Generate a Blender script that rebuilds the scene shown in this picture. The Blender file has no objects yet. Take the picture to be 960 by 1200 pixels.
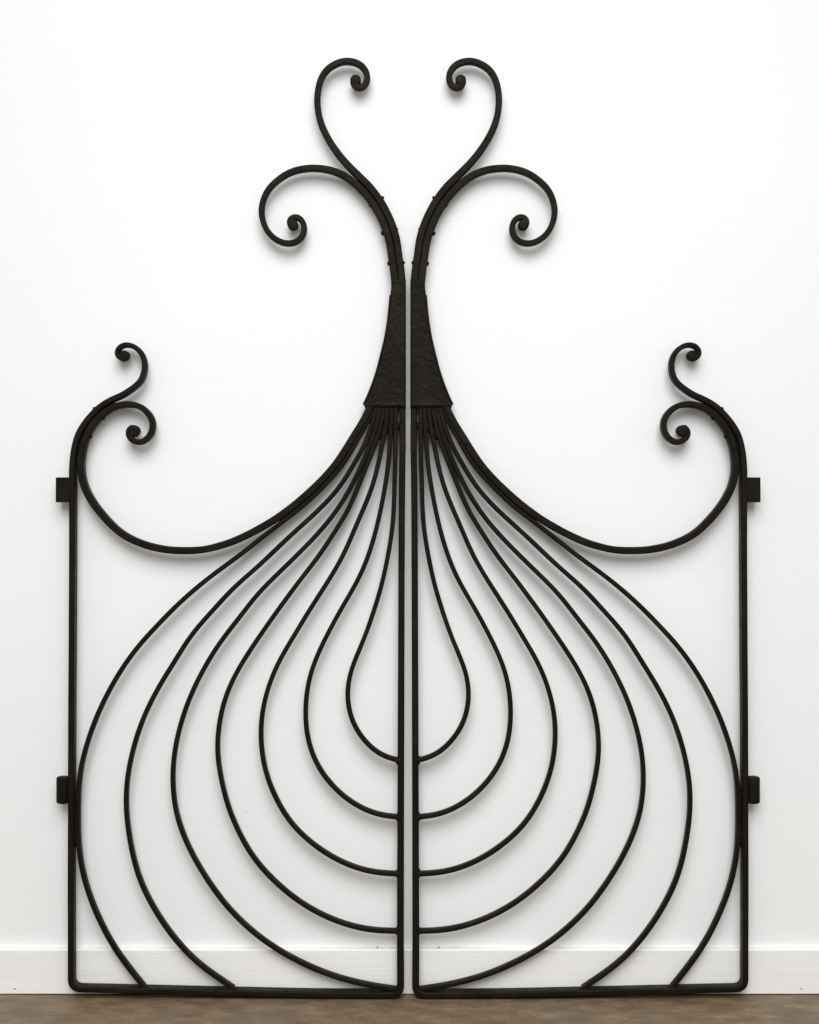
import bpy, bmesh, math, random
from mathutils import Vector, Matrix, noise

scene = bpy.context.scene
C = scene.collection

# ------------------------------------------------------------------ camera
S = 0.002                       # metres per photo pixel in the plane of the gate
AX = 478.4                      # photo column of the gap between the two leaves
CAM_D = 3.2                     # camera to gate
GATE_Y = -0.036                 # centre of the bars at the foot of the gate, wall face is y = 0
CAM_Z = 1.1384
LEAN = 0.0045                   # the leaves lean back on the wall by this slope
cam = bpy.data.cameras.new('camera')
cam.sensor_fit = 'HORIZONTAL'; cam.sensor_width = 36.0
cam.lens = 36.0 * CAM_D / (960 * S)
cam.clip_end = 100; cam.clip_start = 0.05
camo = bpy.data.objects.new('camera', cam); C.objects.link(camo)
camo.location = ((480 - AX) * S, GATE_Y - CAM_D, CAM_Z)
camo.rotation_euler = (math.radians(90), 0, 0)
scene.camera = camo

# ------------------------------------------------------------------ light
world = bpy.data.worlds.new('World'); scene.world = world
world.use_nodes = True
bg = world.node_tree.nodes['Background']
bg.inputs[0].default_value = (0.97, 0.99, 1.0, 1); bg.inputs[1].default_value = 0.50

def area(name, loc, target, sx, sy, power, col):
    l = bpy.data.lights.new(name, 'AREA'); l.shape = 'RECTANGLE'
    l.size = sx; l.size_y = sy; l.energy = power; l.color = col; l.spread = math.radians(84)
    o = bpy.data.objects.new(name, l); C.objects.link(o)
    o.location = loc
    d = Vector(target) - Vector(loc)
    o.rotation_euler = d.to_track_quat('-Z', 'Y').to_euler()
    return o
area('ceiling_strip_lamp', (0, -4.2, 4.3), (0, 0, 0.6), 3.9, 4.0, 71, (0.985, 1.0, 0.995))

vs = scene.view_settings
vs.view_transform = 'Standard'; vs.look = 'None'; vs.gamma = 1; vs.exposure = 0.15
vs.use_curve_mapping = False

# ------------------------------------------------------------------ materials
def nodes_of(name):
    m = bpy.data.materials.new(name); m.use_nodes = True
    nt = m.node_tree
    return m, nt, nt.nodes['Principled BSDF']

def add(nt, kind, **kw):
    n = nt.nodes.new(kind)
    for k, v in kw.items():
        if k in n.inputs.keys() if hasattr(n.inputs, 'keys') else False:
            n.inputs[k].default_value = v
        else:
            setattr(n, k, v)
    return n

def ramp(nt, fac, stops):
    r = nt.nodes.new('ShaderNodeValToRGB')
    e = r.color_ramp.elements
    while len(e) > 1: e.remove(e[-1])
    e[0].position = stops[0][0]; e[0].color = stops[0][1]
    for p, c in stops[1:]:
        x = e.new(p); x.color = c
    nt.links.new(fac, r.inputs[0])
    return r

def coord(nt):
    return nt.nodes.new('ShaderNodeTexCoord').outputs['Object']

def noise_tex(nt, vec, scale, detail=4, rough=0.55):
    n = nt.nodes.new('ShaderNodeTexNoise')
    n.inputs['Scale'].default_value = scale; n.inputs['Detail'].default_value = detail
    n.inputs['Roughness'].default_value = rough
    nt.links.new(vec, n.inputs['Vector'])
    return n

def mapping(nt, vec, scale):
    m = nt.nodes.new('ShaderNodeMapping'); m.inputs['Scale'].default_value = scale
    nt.links.new(vec, m.inputs['Vector'])
    return m.outputs[0]

def bump(nt, bsdf, height, strength, dist, prev=None):
    b = nt.nodes.new('ShaderNodeBump')
    b.inputs['Strength'].default_value = strength; b.inputs['Distance'].default_value = dist
    nt.links.new(height, b.inputs['Height'])
    if prev: nt.links.new(prev.outputs[0], b.inputs['Normal'])
    nt.links.new(b.outputs[0], bsdf.inputs['Normal'])
    return b

def iron_material(name, ham_scale, ham):
    m, nt, b = nodes_of(name)
    v = coord(nt)
    n1 = noise_tex(nt, v, 14, 6, 0.65)
    r = ramp(nt, n1.outputs['Fac'], [(0.25, (0.0042, 0.0034, 0.0025, 1)), (0.54, (0.0086, 0.0062, 0.0038, 1)), (0.78, (0.0180, 0.0120, 0.0065, 1))])
    nt.links.new(r.outputs[0], b.inputs['Base Color'])
    n2 = noise_tex(nt, v, 60, 5, 0.6)
    rr = ramp(nt, n2.outputs['Fac'], [(0.3, (0.42,)*3 + (1,)), (0.75, (0.68,)*3 + (1,))])
    nt.links.new(rr.outputs[0], b.inputs['Roughness'])
    b.inputs['Metallic'].default_value = 0.0
    b.inputs['Specular IOR Level'].default_value = 0.11
    b.inputs['Specular Tint'].default_value = (1.0, 0.92, 0.80, 1)
    n3 = noise_tex(nt, v, ham_scale, 3, 0.5)
    p = bump(nt, b, n3.outputs['Fac'], ham, 0.004)
    n4 = noise_tex(nt, v, 420, 3, 0.6)
    bump(nt, b, n4.outputs['Fac'], 0.25, 0.0008, p)
    return m
IRON = iron_material('blackened_iron', 55, 0.3)
HAMMERED = iron_material('hammered_iron', 95, 0.6)

def wall_material():
    m, nt, b = nodes_of('white_wall_paint')
    v = coord(nt)
    n = noise_tex(nt, v, 1.3, 4, 0.5)
    r = ramp(nt, n.outputs['Fac'], [(0.3, (0.845, 0.852, 0.855, 1)), (0.7, (0.872, 0.876, 0.876, 1))])
    nt.links.new(r.outputs[0], b.inputs['Base Color'])
    b.inputs['Roughness'].default_value = 0.62
    b.inputs['Specular IOR Level'].default_value = 0.3
    n2 = noise_tex(nt, mapping(nt, v, (150, 150, 260)), 1.0, 5, 0.65)
    p = bump(nt, b, n2.outputs['Fac'], 0.26, 0.0014)
    n3 = noise_tex(nt, mapping(nt, v, (9, 9, 42)), 1.0, 4, 0.6)
    bump(nt, b, n3.outputs['Fac'], 0.10, 0.004, p)
    return m
WALL = wall_material()

def skirt_material():
    m, nt, b = nodes_of('skirting_paint')
    v = coord(nt)
    n = noise_tex(nt, mapping(nt, v, (6, 6, 60)), 1.0, 5, 0.6)
    r = ramp(nt, n.outputs['Fac'], [(0.3, (0.85, 0.83, 0.805, 1)), (0.7, (0.89, 0.875, 0.855, 1))])
    # scuffs and dust specks
    n2 = noise_tex(nt, v, 34, 6, 0.7)
    r2 = ramp(nt, n2.outputs['Fac'], [(0.70, (1, 1, 1, 1)), (0.80, (0.72, 0.68, 0.62, 1))])
    mx = nt.nodes.new('ShaderNodeMix'); mx.data_type = 'RGBA'; mx.blend_type = 'MULTIPLY'
    mx.inputs[0].default_value = 0.6
    nt.links.new(r.outputs[0], mx.inputs[6]); nt.links.new(r2.outputs[0], mx.inputs[7])
    nt.links.new(mx.outputs[2], b.inputs['Base Color'])
    b.inputs['Roughness'].default_value = 0.45
    n3 = noise_tex(nt, mapping(nt, v, (14, 14, 160)), 1.0, 4, 0.6)
    bump(nt, b, n3.outputs['Fac'], 0.25, 0.002)
    return m
SKIRT = skirt_material()

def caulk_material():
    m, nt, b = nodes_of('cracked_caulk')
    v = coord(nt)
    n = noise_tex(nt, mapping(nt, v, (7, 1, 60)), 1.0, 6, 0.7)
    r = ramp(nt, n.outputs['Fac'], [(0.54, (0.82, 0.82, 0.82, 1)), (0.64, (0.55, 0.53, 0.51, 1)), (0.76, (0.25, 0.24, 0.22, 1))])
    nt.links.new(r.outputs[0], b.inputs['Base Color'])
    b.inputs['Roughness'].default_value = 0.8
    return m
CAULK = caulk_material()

def floor_material():
    m, nt, b = nodes_of('stained_concrete')
    v = coord(nt)
    n = noise_tex(nt, mapping(nt, v, (12, 24, 1)), 1.0, 9, 0.66)
    r = ramp(nt, n.outputs['Fac'], [(0.28, (0.100, 0.062, 0.031, 1)), (0.45, (0.155, 0.103, 0.056, 1)), (0.58, (0.205, 0.143, 0.082, 1)), (0.74, (0.30, 0.225, 0.142, 1))])
    n2 = noise_tex(nt, mapping(nt, v, (75, 130, 1)), 1.0, 7, 0.78)
    r2 = ramp(nt, n2.outputs['Fac'], [(0.30, (0.45, 0.41, 0.37, 1)), (0.44, (0.9, 0.89, 0.87, 1)), (0.56, (1, 1, 1, 1)), (0.72, (1.35, 1.32, 1.25, 1))])
    mx = nt.nodes.new('ShaderNodeMix'); mx.data_type = 'RGBA'; mx.blend_type = 'MULTIPLY'
    mx.inputs[0].default_value = 0.8
    nt.links.new(r.outputs[0], mx.inputs[6]); nt.links.new(r2.outputs[0], mx.inputs[7])
    nt.links.new(mx.outputs[2], b.inputs['Base Color'])
    rr = ramp(nt, n.outputs['Fac'], [(0.3, (0.45,)*3 + (1,)), (0.7, (0.65,)*3 + (1,))])
    nt.links.new(rr.outputs[0], b.inputs['Roughness'])
    bump(nt, b, n2.outputs['Fac'], 0.5, 0.003)
    return m
FLOOR = floor_material()

def plain(name, col, rough):
    m, nt, b = nodes_of(name)
    v = coord(nt)
    n = noise_tex(nt, v, 300, 3)
    r = ramp(nt, n.outputs['Fac'], [(0.3, tuple(c * 0.85 for c in col) + (1,)), (0.7, tuple(col) + (1,))])
    nt.links.new(r.outputs[0], b.inputs['Base Color'])
    b.inputs['Roughness'].default_value = rough
    return m
SPECK = plain('dark_speck', (0.10, 0.085, 0.07), 0.8)

# ------------------------------------------------------------------ mesh helpers
def link(name, bm, mat, parent=None, smooth=True):
    bmesh.ops.recalc_face_normals(bm, faces=bm.faces[:])
    me = bpy.data.meshes.new(name); bm.to_mesh(me); bm.free()
    if smooth:
        for p in me.polygons: p.use_smooth = True
    me.materials.append(mat)
    o = bpy.data.objects.new(name, me); C.objects.link(o)
    if parent: o.parent = parent
    if smooth:
        wn = o.modifiers.new('weighted_normal', 'WEIGHTED_NORMAL'); wn.mode = 'FACE_AREA'; wn.weight = 80
    return o

def box(bm, x0, x1, y0, y1, z0, z1, bev=0.0):
    r = bmesh.ops.create_cube(bm, size=1.0)
    for v in r['verts']:
        v.co = Vector((x0 + (v.co.x + .5) * (x1 - x0), y0 + (v.co.y + .5) * (y1 - y0), z0 + (v.co.z + .5) * (z1 - z0)))
    if bev:
        es = list({e for v in r['verts'] for e in v.link_edges})
        bmesh.ops.bevel(bm, geom=es, offset=bev, segments=3, profile=0.5, affect='EDGES')

# ------------------------------------------------------------------ the setting
bm = bmesh.new(); box(bm, -3.0, 3.0, 0.0, 0.15, 0.0, 3.6)
wall = link('wall', bm, WALL, smooth=False); wall['kind'] = 'structure'
bm = bmesh.new()
SK_T, SK_H = 0.015, 0.1062
# moulded section of the skirting board: square face with a softened top edge
prof = [(-0.0, 0.0025), (-SK_T, 0.0025), (-SK_T, SK_H - 0.0022), (-SK_T + 0.0008, SK_H - 0.0006), (-SK_T + 0.0024, SK_H), (-0.0, SK_H)]
rings = []
for i in range(121):
    x = -3.0 + 6.0 * i / 120
    w = 0.0004 * noise.noise(Vector((x * 2.1, 3.3, 0)))
    rings.append([bm.verts.new((x, y - 0.0015 + w, z)) if y < -0.001 else bm.verts.new((x, y - 0.0005, z)) for y, z in prof])
for a, b_ in zip(rings, rings[1:]):
    for k in range(len(prof)):
        k2 = (k + 1) % len(prof)
        bm.faces.new((a[k], a[k2], b_[k2], b_[k]))
bm.faces.new(rings[0]); bm.faces.new(rings[-1])
sk = link('skirting_board', bm, SKIRT, smooth=False); sk['kind'] = 'structure'
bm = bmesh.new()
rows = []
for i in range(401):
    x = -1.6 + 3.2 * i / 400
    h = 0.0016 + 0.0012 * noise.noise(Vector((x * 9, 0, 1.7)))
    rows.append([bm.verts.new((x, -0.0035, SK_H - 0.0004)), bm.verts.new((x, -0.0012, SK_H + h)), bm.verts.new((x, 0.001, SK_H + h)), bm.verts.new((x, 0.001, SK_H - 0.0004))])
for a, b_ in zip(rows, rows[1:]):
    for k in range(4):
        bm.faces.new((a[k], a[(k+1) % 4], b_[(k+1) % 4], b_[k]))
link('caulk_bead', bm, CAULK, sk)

bm = bmesh.new(); box(bm, -5.0, 5.0, -6.0, 0.15, -0.1, 0.0)
fl = link('floor', bm, FLOOR, smooth=False); fl['kind'] = 'structure'

# small specks, drips and nail marks that can be seen on the paint
def ray_to_y(px, py, y):
    d = (y - camo.location.y) / CAM_D
    return Vector((camo.location.x + (px - 480) * S * d, y, CAM_Z - (py - 600) * S * d))
def blob(name, p, rx, rz, ry, mat, parent, seed):
    bm = bmesh.new(); bmesh.ops.create_icosphere(bm, subdivisions=2, radius=1.0)
    for v in bm.verts:
        k = 1 + 0.35 * noise.noise(v.co * 1.7 + Vector((seed * 3.1, 0, 0)))
        v.co = Vector((v.co.x * rx * k, v.co.y * ry, v.co.z * rz * k))
    o = link(name, bm, mat, parent); o.location = p
    return o
random.seed(4)
for i, (px, py, r) in enumerate([(192.5, 190, .0009), (125, 977, .0022), (165, 1077, .0016), (119, 1006, .0012), (289, 951, .0009)]):
    for s in (0, 1):
        q = px if s == 0 else 2 * AX - px
        blob('paint_speck', ray_to_y(q, py, -0.0002), r, r * 0.9, 0.0007, SPECK if i in (0, 4) else WALL, wall, i)
for px, py, r in [(17.3, 1159, .0021), (442.5, 1110.2, .0020)]:
    for s in (0, 1):
        q = px if s == 0 else 2 * AX - px
        on_sk = py > 1114
        blob('nail_mark', ray_to_y(q, py, -SK_T - 0.0014 if on_sk else -0.003), r, r * 0.8, 0.0006, SPECK, sk, 9)

# ------------------------------------------------------------------ the gate
# Centre lines of the left leaf's bars, measured in the plane of the gate (photo pixels, later scaled to metres);
# the right leaf is the same work mirrored.
OUTER_TOP = [(146.5,421.5),(142.6,420.4),(139.3,418),(137.9,413.2),(140.1,408.5),(144.8,405.2),(151.4,404.6),(158.7,407.4),(164.5,412.5),(168.5,419.8),(170,427.8),(169.2,436.6),(166,445.3),(159.4,452.6),(151.4,458.5),(144.2,463),(131.6,468.8),(119,476.6),(108.6,486.5),(99.5,498),(92.6,510.4),(88.6,524.2),(86.6,538),(85.8,551),(85.8,570),(85.9,600),(85.8,650),(85.4,750),(84.8,850),(84.5,950),(84.3,1050),(84.4,1130),(84.4,1146)]
RAIL = [(84.4,1146.2),(84.8,1149.5),(86.4,1153),(89.2,1155.6),(93,1157.2),(98,1157.6),(130,1158.3),(180,1159.6),(270,1161.8),(360,1163.8),(440,1164.6),(456,1164.7),(462,1164.3),(466.2,1162.2),(468.8,1158.6),(469.6,1154)]
MEETING = [(469.6,1153.8),(469.4,1120),(469.6,1000),(470,880),(470.4,750),(470.8,640),(471.3,570),(471.8,530),(471.9,490),(471.9,466)]
SWEEP = [(157,510.5),(153.6,508.5),(152,504.5)]  # replaced below
SWEEP = [(162.3,509.5),(157.5,511.3),(153.2,509),(151.3,504.5)]
SWEEP = [(439,466),(432.5,480),(426,493),(419.5,504),(413.2,514),(405,527.5),(398,538),(391.9,546.3),(380.4,559.5),(366.9,573),(351.3,586.9),(335.6,599.4),(323.3,608.1),(302.5,620.4),(286.9,628.4),(271.3,635.2),(255.6,640.2),(240,643.8),(222.5,645.2),(195,644),(167.5,637.4),(142.5,624.8),(118.3,600.8),(104,579.8),(97.5,563),(95.4,547),(96.2,533.3),(99.8,517.3),(106.6,502.4),(116.4,489.8),(128.1,480.2),(139.6,475.3),(151,474),(162.5,476),(171.7,482.3),(177.8,490.9),(179.3,500.1),(176.8,508.7),(170.5,515.8),(162.5,518.2),(155.3,515.4),(151.5,509.3),(152.5,503.2),(156.5,500.6)]
UPPER = [(471.4,338),(471.1,328),(469.6,314),(467.4,299.2),(465.1,283.1),(460.5,265.9),(453.6,249.9),(444.5,233.9),(433,219),(420.4,206.5),(407.8,193.9),(396.4,180.5),(386,165),(378,149),(373.8,135),(372.1,120),(372.9,106.7),(376.3,93.5),(382.5,83.3),(391.7,76.3),(401.7,72.6),(411.7,72.5),(421.3,75.9),(427.8,82.5),(430.3,89.2),(429.6,95.8),(426.3,101),(421,103),(415.6,100.4),(413.8,96)]
LOWER = [(463,338),(462.6,328),(461,314),(458.8,299.2),(455.9,281.5),(451.4,267.1),(444.5,251.4),(435.3,236.5),(423.9,222.9),(411.2,211.4),(398.6,203.7),(383.8,198.9),(370,197.3),(360,197.6),(348,199.8),(336.2,204.4),(323.4,213.4),(314.2,223.5),(308.7,235.4),(306.8,247.3),(308.3,258.5),(313.3,270.2),(321.6,279.2),(331.7,284.4),(340.8,285.2),(349.1,282.2),(354.8,275.7),(356.5,267.8),(355,261.1),(350.9,256.2),(345.4,254.8),(340.8,257.4),(339.6,262.2),(341.3,266)]
BARS = [
 [(464,466),(463.8,485),(463.7,522),(462.7,555),(461.4,598),(459.4,622),(456,643.5),(449,678.3),(439.7,711),(425.8,750.7),(414.4,778.7),(409,800),(408.5,822),(415,847.5),(427,866),(443.3,881.2),(457.3,888.9),(468,891)],
 [(459.6,466),(459,485),(457.6,512),(454,553),(450,577),(445.6,600),(440.6,621),(432.6,648),(420,678.3),(401.5,711),(382.7,746),(369,776.3),(361.4,803),(358.7,830),(359.4,852),(363.4,873),(372.5,895.8),(388.6,918.6),(409.3,937.3),(434,950.6),(456,956.4),(468.5,957.4)],
 [(455,466),(453.8,485),(449.6,512),(440.6,555),(436.5,569),(427.5,592.7),(415.4,620.5),(403.4,648),(387.3,676.5),(364,713.3),(343,748),(324.6,781),(312.2,815),(307,844),(306.5,867),(311,900),(324,935),(343.3,965.5),(368,989),(395.5,1006.8),(425.8,1018.6),(450.5,1022.9),(468.5,1023.8)],
 [(450.6,466),(449,483),(442.2,512),(433,537),(426,555),(419,572),(405.2,602.5),(393.2,621.2),(378,645.3),(354.7,676),(329,710.6),(305.7,743.7),(284.6,776),(270.3,803),(260.8,831),(256.2,859),(255.6,884),(260,914),(268.9,948),(283,980),(298,1005),(321.3,1031.5),(351.5,1056.3),(381.8,1073.4),(414.8,1085.3),(445,1090.3),(468.5,1091)],
 [(446.4,466),(444.4,483),(436.6,512),(427,538),(419.2,555),(411.5,570),(402,586.5),(390.5,603.3),(376.2,621),(358.5,640),(331.3,667),(303,695.5),(280,724.6),(260,750.5),(242.5,778),(225,812.5),(212.4,848),(204.8,884),(203.2,918),(207.3,952),(219.5,987.5),(238.7,1023.2),(263.4,1058),(282,1078),(307.5,1100),(335,1117.8),(362.5,1131.9),(395.5,1144.6),(428.5,1153),(455,1157.6),(468,1159.4)],
 [(442.5,466),(439.8,483),(431,512),(421.5,532),(413.6,545),(403.5,562.6),(392.9,576.5),(380.2,590.8),(363.6,606.8),(346,622.8),(326.5,641),(302,664.2),(275,688.2),(250,715),(225,744),(205,775),(185,807.8),(167.2,845),(155.4,883),(149.3,918),(148.9,951.7),(153.5,987.5),(163.2,1026),(181.4,1064.4),(208.4,1102.9),(236,1130.4),(274,1157.5)],
 [(439,466),(435.8,483),(425,504),(420,512),(411.5,528.5),(403.3,541.8),(395,552.5),(382.5,566),(366.9,582),(351.3,595.8),(337,607),(318.5,621.2),(302,634),(281.7,650),(260.8,665.4),(240,681.2),(210,707.2),(185,732.5),(160,760.5),(137.5,793),(118,830),(104.5,865),(96.2,896),(92.9,920),(91.8,957),(93.3,995.7),(99.9,1031.4),(112.4,1067),(131.5,1105),(150.7,1132.8),(171,1158.5)],
]

def catmull(pts, n=10):
    P = [Vector(p) for p in pts]
    P = [P[0] * 2 - P[1]] + P + [P[-1] * 2 - P[-2]]
    out = []
    for i in range(1, len(P) - 2):
        p0, p1, p2, p3 = P[i-1:i+3]
        t0 = 0.0; t1 = t0 + max((p1-p0).length, 1e-6) ** .5; t2 = t1 + max((p2-p1).length, 1e-6) ** .5; t3 = t2 + max((p3-p2).length, 1e-6) ** .5
        for k in range(n):
            t = t1 + (t2 - t1) * k / n
            A1 = p0*((t1-t)/(t1-t0)) + p1*((t-t0)/(t1-t0)); A2 = p1*((t2-t)/(t2-t1)) + p2*((t-t1)/(t2-t1)); A3 = p2*((t3-t)/(t3-t2)) + p3*((t-t2)/(t3-t2))
            B1 = A1*((t2-t)/(t2-t0)) + A2*((t-t0)/(t2-t0)); B2 = A2*((t3-t)/(t3-t1)) + A3*((t-t1)/(t3-t1))
            out.append(B1*((t2-t)/(t2-t1)) + B2*((t-t1)/(t2-t1)))
    out.append(P[-2].copy())
    return out

def resample(pts, step):
    L = [0.0]
    for a, b_ in zip(pts, pts[1:]): L.append(L[-1] + (b_ - a).length)
    n = max(2, int(round(L[-1] / step)))
    out = []; j = 0
    for i in range(n + 1):
        s = L[-1] * i / n
        while j < len(L) - 2 and L[j+1] < s: j += 1
        d = L[j+1] - L[j]
        out.append(pts[j].lerp(pts[j+1], 0 if d < 1e-9 else (s - L[j]) / d))
    return out

def fair(pts, it):
    """take the hand measurement jitter out of a centre line; ends stay put"""
    for _ in range(it):
        for mu in (0.5, -0.52):
            q = [p.copy() for p in pts]
            for i in range(1, len(pts) - 1):
                pts[i] = q[i] + ((q[i-1] + q[i+1]) * 0.5 - q[i]) * mu
    return pts

def centre_line(pts, step=2.6, it=60, coarse=None):
    if coarse: return resample(catmull(fair(resample(catmull(pts), coarse), it), 4), step)
    return fair(resample(catmull(pts), step), it)

COS = math.cos(math.atan(LEAN))
def to_plane(p):
    """a photo point to (u, h) in the leaning plane of the leaf: metres right of the gap, metres up from the floor"""
    dx = (p[0] - 480) * S / CAM_D; dz = -(p[1] - 600) * S / CAM_D
    # camera + t (dx, 1, dz) meets y = GATE_Y + LEAN z
    t = (CAM_D + LEAN * CAM_Z) / (1 - LEAN * dz)
    return ((480 - AX) * S + t * dx, (CAM_Z + t * dz) / COS)

def section(w, d, r):
    out = []
    r = min(r, w * 0.499, d * 0.499)
    for cx, cy, a0 in ((w/2 - r, d/2 - r, 0), (-w/2 + r, d/2 - r, 90), (-w/2 + r, -d/2 + r, 180), (w/2 - r, -d/2 + r, 270)):
        for k in range(4):
            a = math.radians(a0 + 30 * k)
            out.append((cx + r * math.cos(a), cy + r * math.sin(a)))
    return out

def sweep_bar(bm, line, width, depth, s, rad=0.2, yoff=0.0, seed=0.0, eye=None, amp=1.0):
    """line in photo px; width(t) px; depth px or depth(t). s = +1 left leaf, -1 right leaf."""
    Q = [Vector(to_plane(p)) for p in line]
    n = len(Q); rings = []
    for i in range(n):
        t = i / (n - 1)
        T = (Q[min(i+1, n-1)] - Q[max(i-1, 0)]).normalized(); N = Vector((-T.y, T.x))
        w = (width(t) if callable(width) else width) * S
        d = (depth(t) if callable(depth) else depth) * S
        fade = min(1.0, i / 8, (n - 1 - i) / 8)
        w *= 1 + 0.035 * amp * fade * noise.noise(Vector((i * 0.11 + seed * 7.3, seed, 0.3)))
        yo = yoff + 0.0007 * amp * fade * noise.noise(Vector((i * 0.03, seed * 5.1, 2.2)))
        ring = []
        for a, b_ in section(w, d, w * rad):
            p = Q[i] + N * a
            ring.append(bm.verts.new((p.x * s, b_ + yo, p.y)))
        rings.append(ring)
    m = len(rings[0])
    for a, b_ in zip(rings, rings[1:]):
        for k in range(m):
            bm.faces.new((a[k], a[(k+1) % m], b_[(k+1) % m], b_[k]))
    for ring in (rings[0], rings[-1]):
        ring = [bm.verts.new(v.co) for v in ring]
        c = Vector((0, 0, 0))
        for v in ring: c += v.co
        cv = bm.verts.new(c / m)
        for k in range(m): bm.faces.new((ring[k], ring[(k+1) % m], cv))
    if eye:
        (ex, ey, er), ed = eye
        u, h = to_plane((ex, ey)); prev = None
        prof = [(0.0, -ed/2 - 0.15), (er*0.55, -ed/2 - 0.1), (er*0.86, -ed/2), (er, -ed/2 + 0.9), (er, ed/2 - 1.1), (er*0.86, ed/2), (0.0, ed/2)]
        for (r, y) in prof:
            if r == 0: cur = [bm.verts.new((u * s, y * S, h))]
            else: cur = [bm.verts.new(((u + r * S * (1 + .03*math.sin(3*k+er)) * math.cos(k*math.tau/22)) * s, y * S, h + r * S * math.sin(k*math.tau/22))) for k in range(22)]
            if prev:
                for k in range(22):
                    a, b_ = prev[k % len(prev)], prev[(k+1) % len(prev)]
                    c, d = cur[(k+1) % len(cur)], cur[k % len(cur)]
                    f = []
                    for v in (a, b_, c, d):
                        if v not in f: f.append(v)
                    if len(f) > 2: bm.faces.new(f)
            prev = cur

def lerp(a, b, t): return a + (b - a) * max(0.0, min(1.0, t))

def build_leaf(s, label):
    root = bpy.data.objects.new('iron_gate_leaf', None); C.objects.link(root)
    root.location = (0, GATE_Y, 0); root.rotation_euler = (-math.atan(LEAN), 0, 0)
    root.empty_display_size = 0.1
    root['label'] = label; root['category'] = 'gate'; root['group'] = 'pair of matching iron gate leaves'
    FR = 15.5
    # frame
    bm = bmesh.new()
    sweep_bar(bm, centre_line(OUTER_TOP, 2.2, 20), lambda t: lerp(5.4, 7.0, t / 0.16), lambda t: lerp(10.0, FR, t / 0.2), s, rad=0.26, seed=1, eye=((146.2, 417.0, 6.1), 10))
    link('hinge_stile', bm, IRON, root)
    bm = bmesh.new()
    sweep_bar(bm, centre_line(RAIL, 1.6, 4), lambda t: lerp(7.0, 8.2, t), 15.5, s, rad=0.26, seed=2, amp=0.5)
    link('bottom_rail', bm, IRON, root)
    bm = bmesh.new()
    sweep_bar(bm, centre_line(MEETING, 5, 10), lambda t: lerp(8.2, 7.2, t), lambda t: lerp(15.5, 8, (t - .01) * 6), s, rad=0.26, seed=3, amp=0.6)
    link('meeting_stile', bm, IRON, root)
    # sweeping top bar with its scroll
    bm = bmesh.new()
    sweep_bar(bm, centre_line(SWEEP, 2.4, 22), lambda t: lerp(8.0, 8.4, t / 0.12) if t < 0.5 else lerp(8.3, 6.3, (t - 0.72) / 0.25), lambda t: lerp(14, 12.5, t * 4), s, seed=4, eye=((157.6, 505.0, 6.7), 12.5))
    link('sweeping_scroll_bar', bm, IRON, root)
    # the two crown scrolls
    bm = bmesh.new()
    sweep_bar(bm, centre_line(UPPER, 2.2, 20), lambda t: lerp(8.6, 7.2, (t - 0.4) / 0.3), lambda t: lerp(10.6, 9.0, t / 0.6), s, seed=5, eye=((416.9, 94.6, 6.3), 9.0))
    link('crown_scroll', bm, IRON, root)
    bm = bmesh.new()
    sweep_bar(bm, centre_line(LOWER, 2.2, 20), lambda t: lerp(8.6, 6.7, (t - 0.25) / 0.4), lambda t: lerp(10.6, 9.5, t / 0.6), s, yoff=0.0004, seed=6, eye=((343.6, 264.0, 6.2), 9.5))
    link('crown_scroll', bm, IRON, root)
    # infill bars
    for i, pts in enumerate(BARS):
        bm = bmesh.new()
        sweep_bar(bm, centre_line(pts, 3.0, 60, 7.0), lambda t: lerp(5.5, 5.35, t / 0.16) + 0.5 * max(0, t - 0.6), lambda t: lerp(10.0, 9.6, t * 3), s, rad=0.28, yoff=0.0005 * ((i * 3) % 5 - 2), seed=10 + i)
        link('infill_bar', bm, IRON, root)
    # collar that binds the bars, wider at its foot, hammered
    L = [(458.4,328.5),(458.2,340),(457.2,352),(456.0,366),(454.0,382),(451.4,397),(448.0,412),(444.0,428),(439.6,443),(434.6,457),(429.8,468.5),(427.6,473.0),(427.0,476.4),(429.0,479.8)]
    LL = resample(catmull(L, 6), 2.0)
    nx = 26; R = 475.8
    bm = bmesh.new(); rows = []
    for j, p in enumerate(LL):
        t = j / (len(LL) - 1)
        lip = 1.3 * math.exp(-((p.y - 475.8) / 2.2) ** 2) - 1.6 * max(0, (p.y - 476.6)) / 1.5
        lip0 = 0.5 * math.exp(-((p.y - 330.2) / 1.4) ** 2)
        row = []
        for f in (-1, 1):                       # front then back
            for k in range(nx + 1):
                a = k / nx
                x = p.x + (R - p.x) * a + (1 - a) * 0.7 * noise.noise(Vector((p.y * 0.09, 4.4, 0.7)))
                edge = min(a * (R - p.x), (1 - a) * (R - p.x))
                y = 6.2 + lip + lip0 - 1.6 * max(0, 1 - edge / 2.2) ** 2
                y += 0.25 * noise.noise(Vector((x * 0.16, p.y * 0.16, 5.5))) + 0.12 * noise.noise(Vector((x * 0.45, p.y * 0.45, 1.5)))
                u, h = to_plane((x, p.y))
                row.append((u * s, f * y * S, h))
        ring = [bm.verts.new(c) for c in row[:nx + 1]] + [bm.verts.new(c) for c in reversed(row[nx + 1:])]
        rows.append(ring)
    m = len(rows[0])
    for a, b_ in zip(rows, rows[1:]):
        for k in range(m): bm.faces.new((a[k], a[(k+1) % m], b_[(k+1) % m], b_[k]))
    for ring in (rows[0], rows[-1]):
        for k in range(nx):
            bm.faces.new((ring[k], ring[k+1], ring[m-2-k], ring[m-1-k]))
    col = link('collar', bm, HAMMERED, root)
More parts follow.
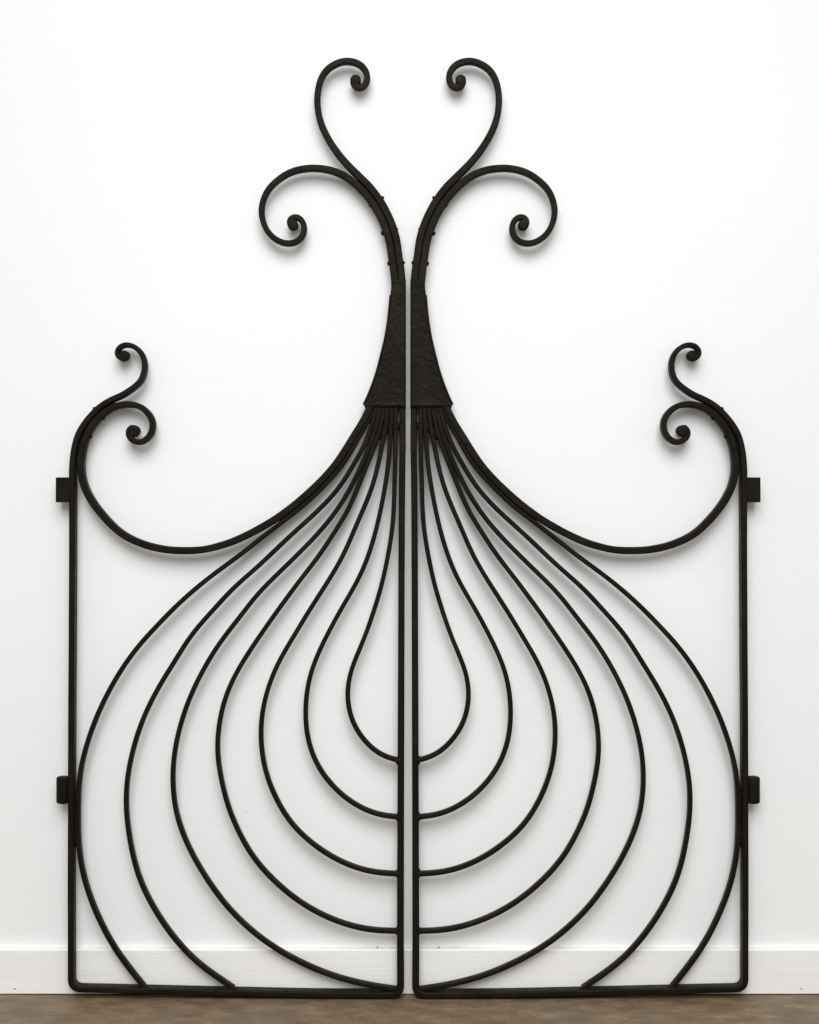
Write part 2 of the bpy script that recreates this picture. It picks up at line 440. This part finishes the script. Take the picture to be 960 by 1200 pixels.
    # folded side flange of the collar, in three hammered lengths
    for (y0, y1, off) in ((346, 394, 0.9), (390, 426, 1.6), (421, 475.5, 2.2)):
        seg = [p for p in LL if y0 <= p.y <= y1]
        bm = bmesh.new()
        sweep_bar(bm, [(p.x - off * 0.35 * (0.4 + 0.6 * k / len(seg)), p.y) for k, p in enumerate(seg)], 2.2, 10.6, s, rad=0.3, seed=y0 * 0.01)
        link('flange', bm, IRON, col)
    # lap plate where the meeting stile is spliced below the collar
    bm = bmesh.new()
    sweep_bar(bm, [Vector((471.9, y)) for y in range(497, 532, 2)], lambda t: 7.5, 9.4, s, rad=0.2, seed=8)
    link('lap_plate', bm, IRON, root)
    # forge weld swelling on the sweeping bar
    u, h = to_plane((410.5, 519.8))
    blob('weld_bead', (u * s, -0.004, h), 0.0085, 0.0075, 0.0125, IRON, root, 2.2)
    # rivets
    def rivet(px, py, nx_, ny_, r):
        bm = bmesh.new(); bmesh.ops.create_uvsphere(bm, u_segments=12, v_segments=8, radius=r * 1.3 * S)
        for v in bm.verts:
            if v.co.z < 0: v.co.z *= 1.6
            else: v.co.z *= 0.9
        o = link('rivet', bm, IRON, root)
        u, h = to_plane((px + nx_ * 0.5, py + ny_ * 0.5))
        o.location = (u * s, -0.001, h)
        d = Vector((nx_ * s, 0, -ny_)).normalized()
        o.rotation_euler = d.to_track_quat('Z', 'Y').to_euler()
    for a in ((435.2, 240.2, -.8, .6, 2.4), (449.6, 273.3, -.93, .35, 2.4), (457.0, 308.8, -1, .1, 2.4), (448.3, 231.9, .8, -.6, 1.5), (464.8, 268.6, .93, -.35, 1.3), (472.2, 308, 1, -.1, 1.8),
              (120.3, 489.2, .55, .83, 2.6), (105.0, 511.2, .85, .5, 2.6), (111.2, 479.4, -.6, -.8, 1.9), (92.3, 505.4, -.88, -.45, 1.7)):
        rivet(*a)
    # hinge block (square) and hinge barrel (round)
    u0, h1 = to_plane((67.0, 559.6)); u1, h0 = to_plane((83.5, 588.6))
    bm = bmesh.new(); box(bm, *sorted((u0 * s, u1 * s)), -0.0135, 0.0115, h0, h1, 0.0009)
    hb = link('hinge_block', bm, IRON, root, smooth=False)
    u0, h1 = to_plane((66.2, 909.6)); u1, h0 = to_plane((82.5, 941.4))
    bm = bmesh.new(); rad = (u1 - u0) / 2 * 0.98
    prof = [(0, h0), (rad * .62, h0), (rad * .9, h0 + .0014), (rad, h0 + .005), (rad * 1.0, h1 - .005), (rad * .9, h1 - .0014), (rad * .62, h1), (rad * .3, h1 - .0006), (0, h1 - .0012)]
    prev = None
    for r, z in prof:
        cur = [bm.verts.new(((u0 + u1) / 2 * s + r * math.cos(k * math.tau / 28), -0.0015 + r * 0.92 * math.sin(k * math.tau / 28), z)) for k in range(28)] if r else [bm.verts.new(((u0 + u1) / 2 * s, -0.0015, z))]
        if prev:
            for k in range(28):
                f = []
                for v in (prev[k % len(prev)], prev[(k+1) % len(prev)], cur[(k+1) % len(cur)], cur[k % len(cur)]):
                    if v not in f: f.append(v)
                bm.faces.new(f)
        prev = cur
    link('hinge_barrel', bm, IRON, root)
    # weld beads where the infill bars meet the frame
    for i, (px, py) in enumerate([(466.3, 891), (466.2, 957.3), (466, 1023.8), (465.9, 1091)]):
        u, h = to_plane((px, py)); blob('weld_bead', (u * s, 0, h), 0.0056, 0.0104, 0.0112, IRON, root, i)
    for i, (px, py) in enumerate([(170.5, 1157), (273, 1158.5)]):
        u, h = to_plane((px, py)); blob('weld_bead', (u * s, -0.003, h), 0.013, 0.0062, 0.0105, IRON, root, i + 5)
    for i, (px, py) in enumerate([(424.5, 502), (432.5, 512), (438.5, 515), (445, 511), (453.5, 504), (460.7, 500), (466.8, 500)]):
        u, h = to_plane((px, py)); blob('weld_bead', (u * s, 0.0015, h), 0.0052, 0.0105, 0.0085, IRON, root, i + 12)
    for i, (px, py) in enumerate([(89.2, 930), (88.6, 985)]):
        u, h = to_plane((px, py)); blob('weld_bead', (u * s, -0.002, h), 0.003, 0.016, 0.009, IRON, root, i + 8)
    return root

build_leaf(1, 'left leaf of the black wrought-iron gate pair, its hinges on its left edge')
build_leaf(-1, 'right leaf of the black wrought-iron gate pair, its hinges on its right edge')
